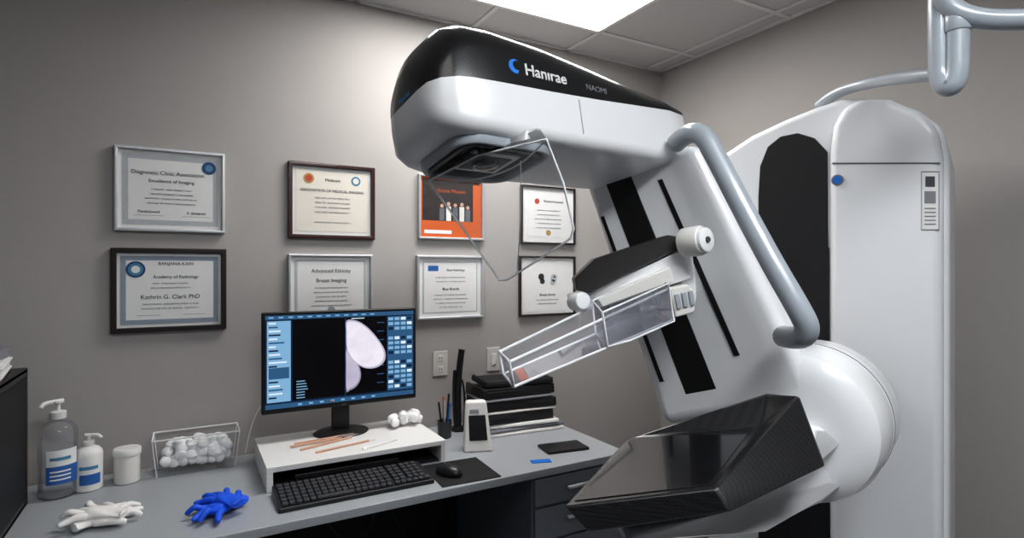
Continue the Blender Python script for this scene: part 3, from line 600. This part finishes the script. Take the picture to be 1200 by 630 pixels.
# ---- face shield
sh = [V(502, 212, 1.38), V(560, 182, 1.30), V(640, 163, 1.24), V(660, 215, 1.235), V(672, 268, 1.24), V(668, 280, 1.25), V(594, 328, 1.36), V(584, 328, 1.37), V(545, 272, 1.38)]
nrm = ((sh[2]-sh[0]).cross(sh[6]-sh[0])).normalized()
prism('face_shield', sh, nrm*.004, M['clear'], U)
tube('face_shield_edge', [p+nrm*.002 for p in sh]+[sh[0]+nrm*.002], .0026, M['edge'], U, smooth=False)
prism('face_shield_fold', [V(500, 212, 1.38), V(560, 182, 1.30), V(640, 163, 1.24), V(632, 150, 1.28), V(560, 160, 1.34), V(512, 196, 1.42)], nrm*.003, M['clear'], U)
tube('face_shield_bend', [V(502, 212, 1.38), V(535, 214, 1.37), V(585, 205, 1.33), V(622, 185, 1.28), V(640, 163, 1.24)], .002, M['edge'], U)
tube('face_shield_crease', [V(610, 188, 1.30), V(612, 250, 1.31), V(606, 318, 1.34)], .0014, M['edge'], U)
# ---- gray handle tube
tube('support_handle', [V(792, 168, 1.56), V(806, 155, 1.50), V(824, 156, 1.44), V(838, 182, 1.42), V(850, 205, 1.40), V(900, 300, 1.32), V(940, 368, 1.26), V(947, 385, 1.26), V(940, 398, 1.28), V(918, 394, 1.38)], .026, M['tube'], U)
# ---- compression carriage
def quad(n, pts, off, m, bev, seg=3): return prism(n, pts, off, m, U, bev, seg)
quad('carriage_pad', [V(673, 326, 1.42), V(697, 303, 1.43), V(783, 275, 1.44), V(800, 278, 1.42), V(797, 291, 1.40), V(692, 343, 1.38), V(676, 340, 1.39)], FW*.07, M['pad'], .004)
quad('carriage_body', [V(668, 346, 1.42), V(690, 341, 1.40), V(800, 290, 1.41), V(810, 326, 1.41), V(780, 336, 1.41), V(700, 362, 1.41), V(674, 362, 1.42)], FW*.10, M['white'], .006)
quad('carriage_body_step', [V(700, 350, 1.385), V(785, 312, 1.385), V(790, 330, 1.385), V(706, 360, 1.385)], FW*.05, M['offw'], .004)
cyl('carriage_end_knob', V(684, 352, 1.38), V(672, 354, 1.42), .022, M['white'], U, bev=.005)
cyl('height_knob', V(800, 285, 1.40), V(824, 281, 1.36), .036, M['offw'], U, bev=.006)
cyl('height_knob_cap', V(821, 281.5, 1.365), V(829, 280.5, 1.350), .030, M['white'], U, bev=.004)
cyl('height_knob_mark', V(829, 280.5, 1.350), V(830, 280, 1.347), .007, M['dark'], U)
quad('carriage_mount', [V(742, 300, 1.46), V(812, 290, 1.44), V(818, 345, 1.44), V(770, 360, 1.46)], FW*.18, M['white'], .010)
quad('paddle_clamp', [V(784, 338, 1.38), V(806, 333, 1.38), V(817, 345, 1.38), V(814, 366, 1.38), V(792, 372, 1.38)], FW*.08, M['offw'], .004)
for k in range(3): quad('clamp_clip_%d' % k, [V(791+k*8, 345-k*2, 1.374), V(796+k*8, 344-k*2, 1.374), V(799+k*8, 360-k*2, 1.374), V(794+k*8, 362-k*2, 1.374)], FW*.006, M['tube'], .001)
# paddle (clear tray) : shallow front tray with a taller rear box
nb0, nb1, nt0, nt1 = V(602, 453, 1.12), V(790, 374, 1.38), V(597, 424, 1.12), V(784, 338, 1.38)
fb0, fb1, ft0, ft1 = V(590, 438, 1.26), V(765, 362, 1.52), V(585, 412, 1.26), V(760, 328, 1.52)
mesh('compression_paddle', [nb0, nb1, fb1, fb0, nt0, nt1, ft1, ft0], [(0, 1, 2, 3), (0, 1, 5, 4), (1, 2, 6, 5), (2, 3, 7, 6), (3, 0, 4, 7)], M['paddle'], U)
tube('paddle_rim', [nt0, nt1, ft1, ft0, nt0], .0035, M['edge'], U, smooth=False)
tube('paddle_base_edge', [nb0, nb1, fb1, fb0], .003, M['edge'], U, smooth=False)
tube('paddle_front_edge', [nt0, nb0, fb0, ft0], .003, M['edge'], U, smooth=False)
hN = [V(706, 366, 1.255), V(783, 332, 1.37), V(790, 376, 1.37), V(738, 399, 1.285), V(712, 406, 1.25)]
hF = [V(694, 352, 1.38), V(762, 322, 1.50), V(768, 364, 1.50), V(722, 384, 1.42), V(698, 390, 1.37)]
k5 = list(range(5))
mesh('paddle_rear_box', hN+hF, [tuple(k5), tuple(i+5 for i in k5)]+[(i, (i+1) % 5, 5+(i+1) % 5, 5+i) for i in (1, 2, 3, 4)], M['paddle'], U)
tube('rear_box_edge', hN+[hN[0]], .0026, M['edge'], U, smooth=False)
tube('rear_box_edge_2', [hN[0], hF[0], hF[1], hN[1]], .0022, M['edge'], U, smooth=False)
tube('rear_box_edge_3', [hN[4], hF[4], hF[0]], .0022, M['edge'], U, smooth=False)
# ------------------------------------------------------------------ world, camera
w = bpy.data.worlds.new('world'); sc.world = w; w.use_nodes = True
w.node_tree.nodes['Background'].inputs[0].default_value = (.5, .55, .6, 1); w.node_tree.nodes['Background'].inputs[1].default_value = .1
cam = bpy.data.cameras.new('camera'); co = bpy.data.objects.new('camera', cam); sc.collection.objects.link(co)
co.location = ORG; co.rotation_euler = (math.pi/2, 0, -YAW); cam.sensor_width = 36; cam.lens = F*36/1200; cam.clip_start = .02
sc.camera = co
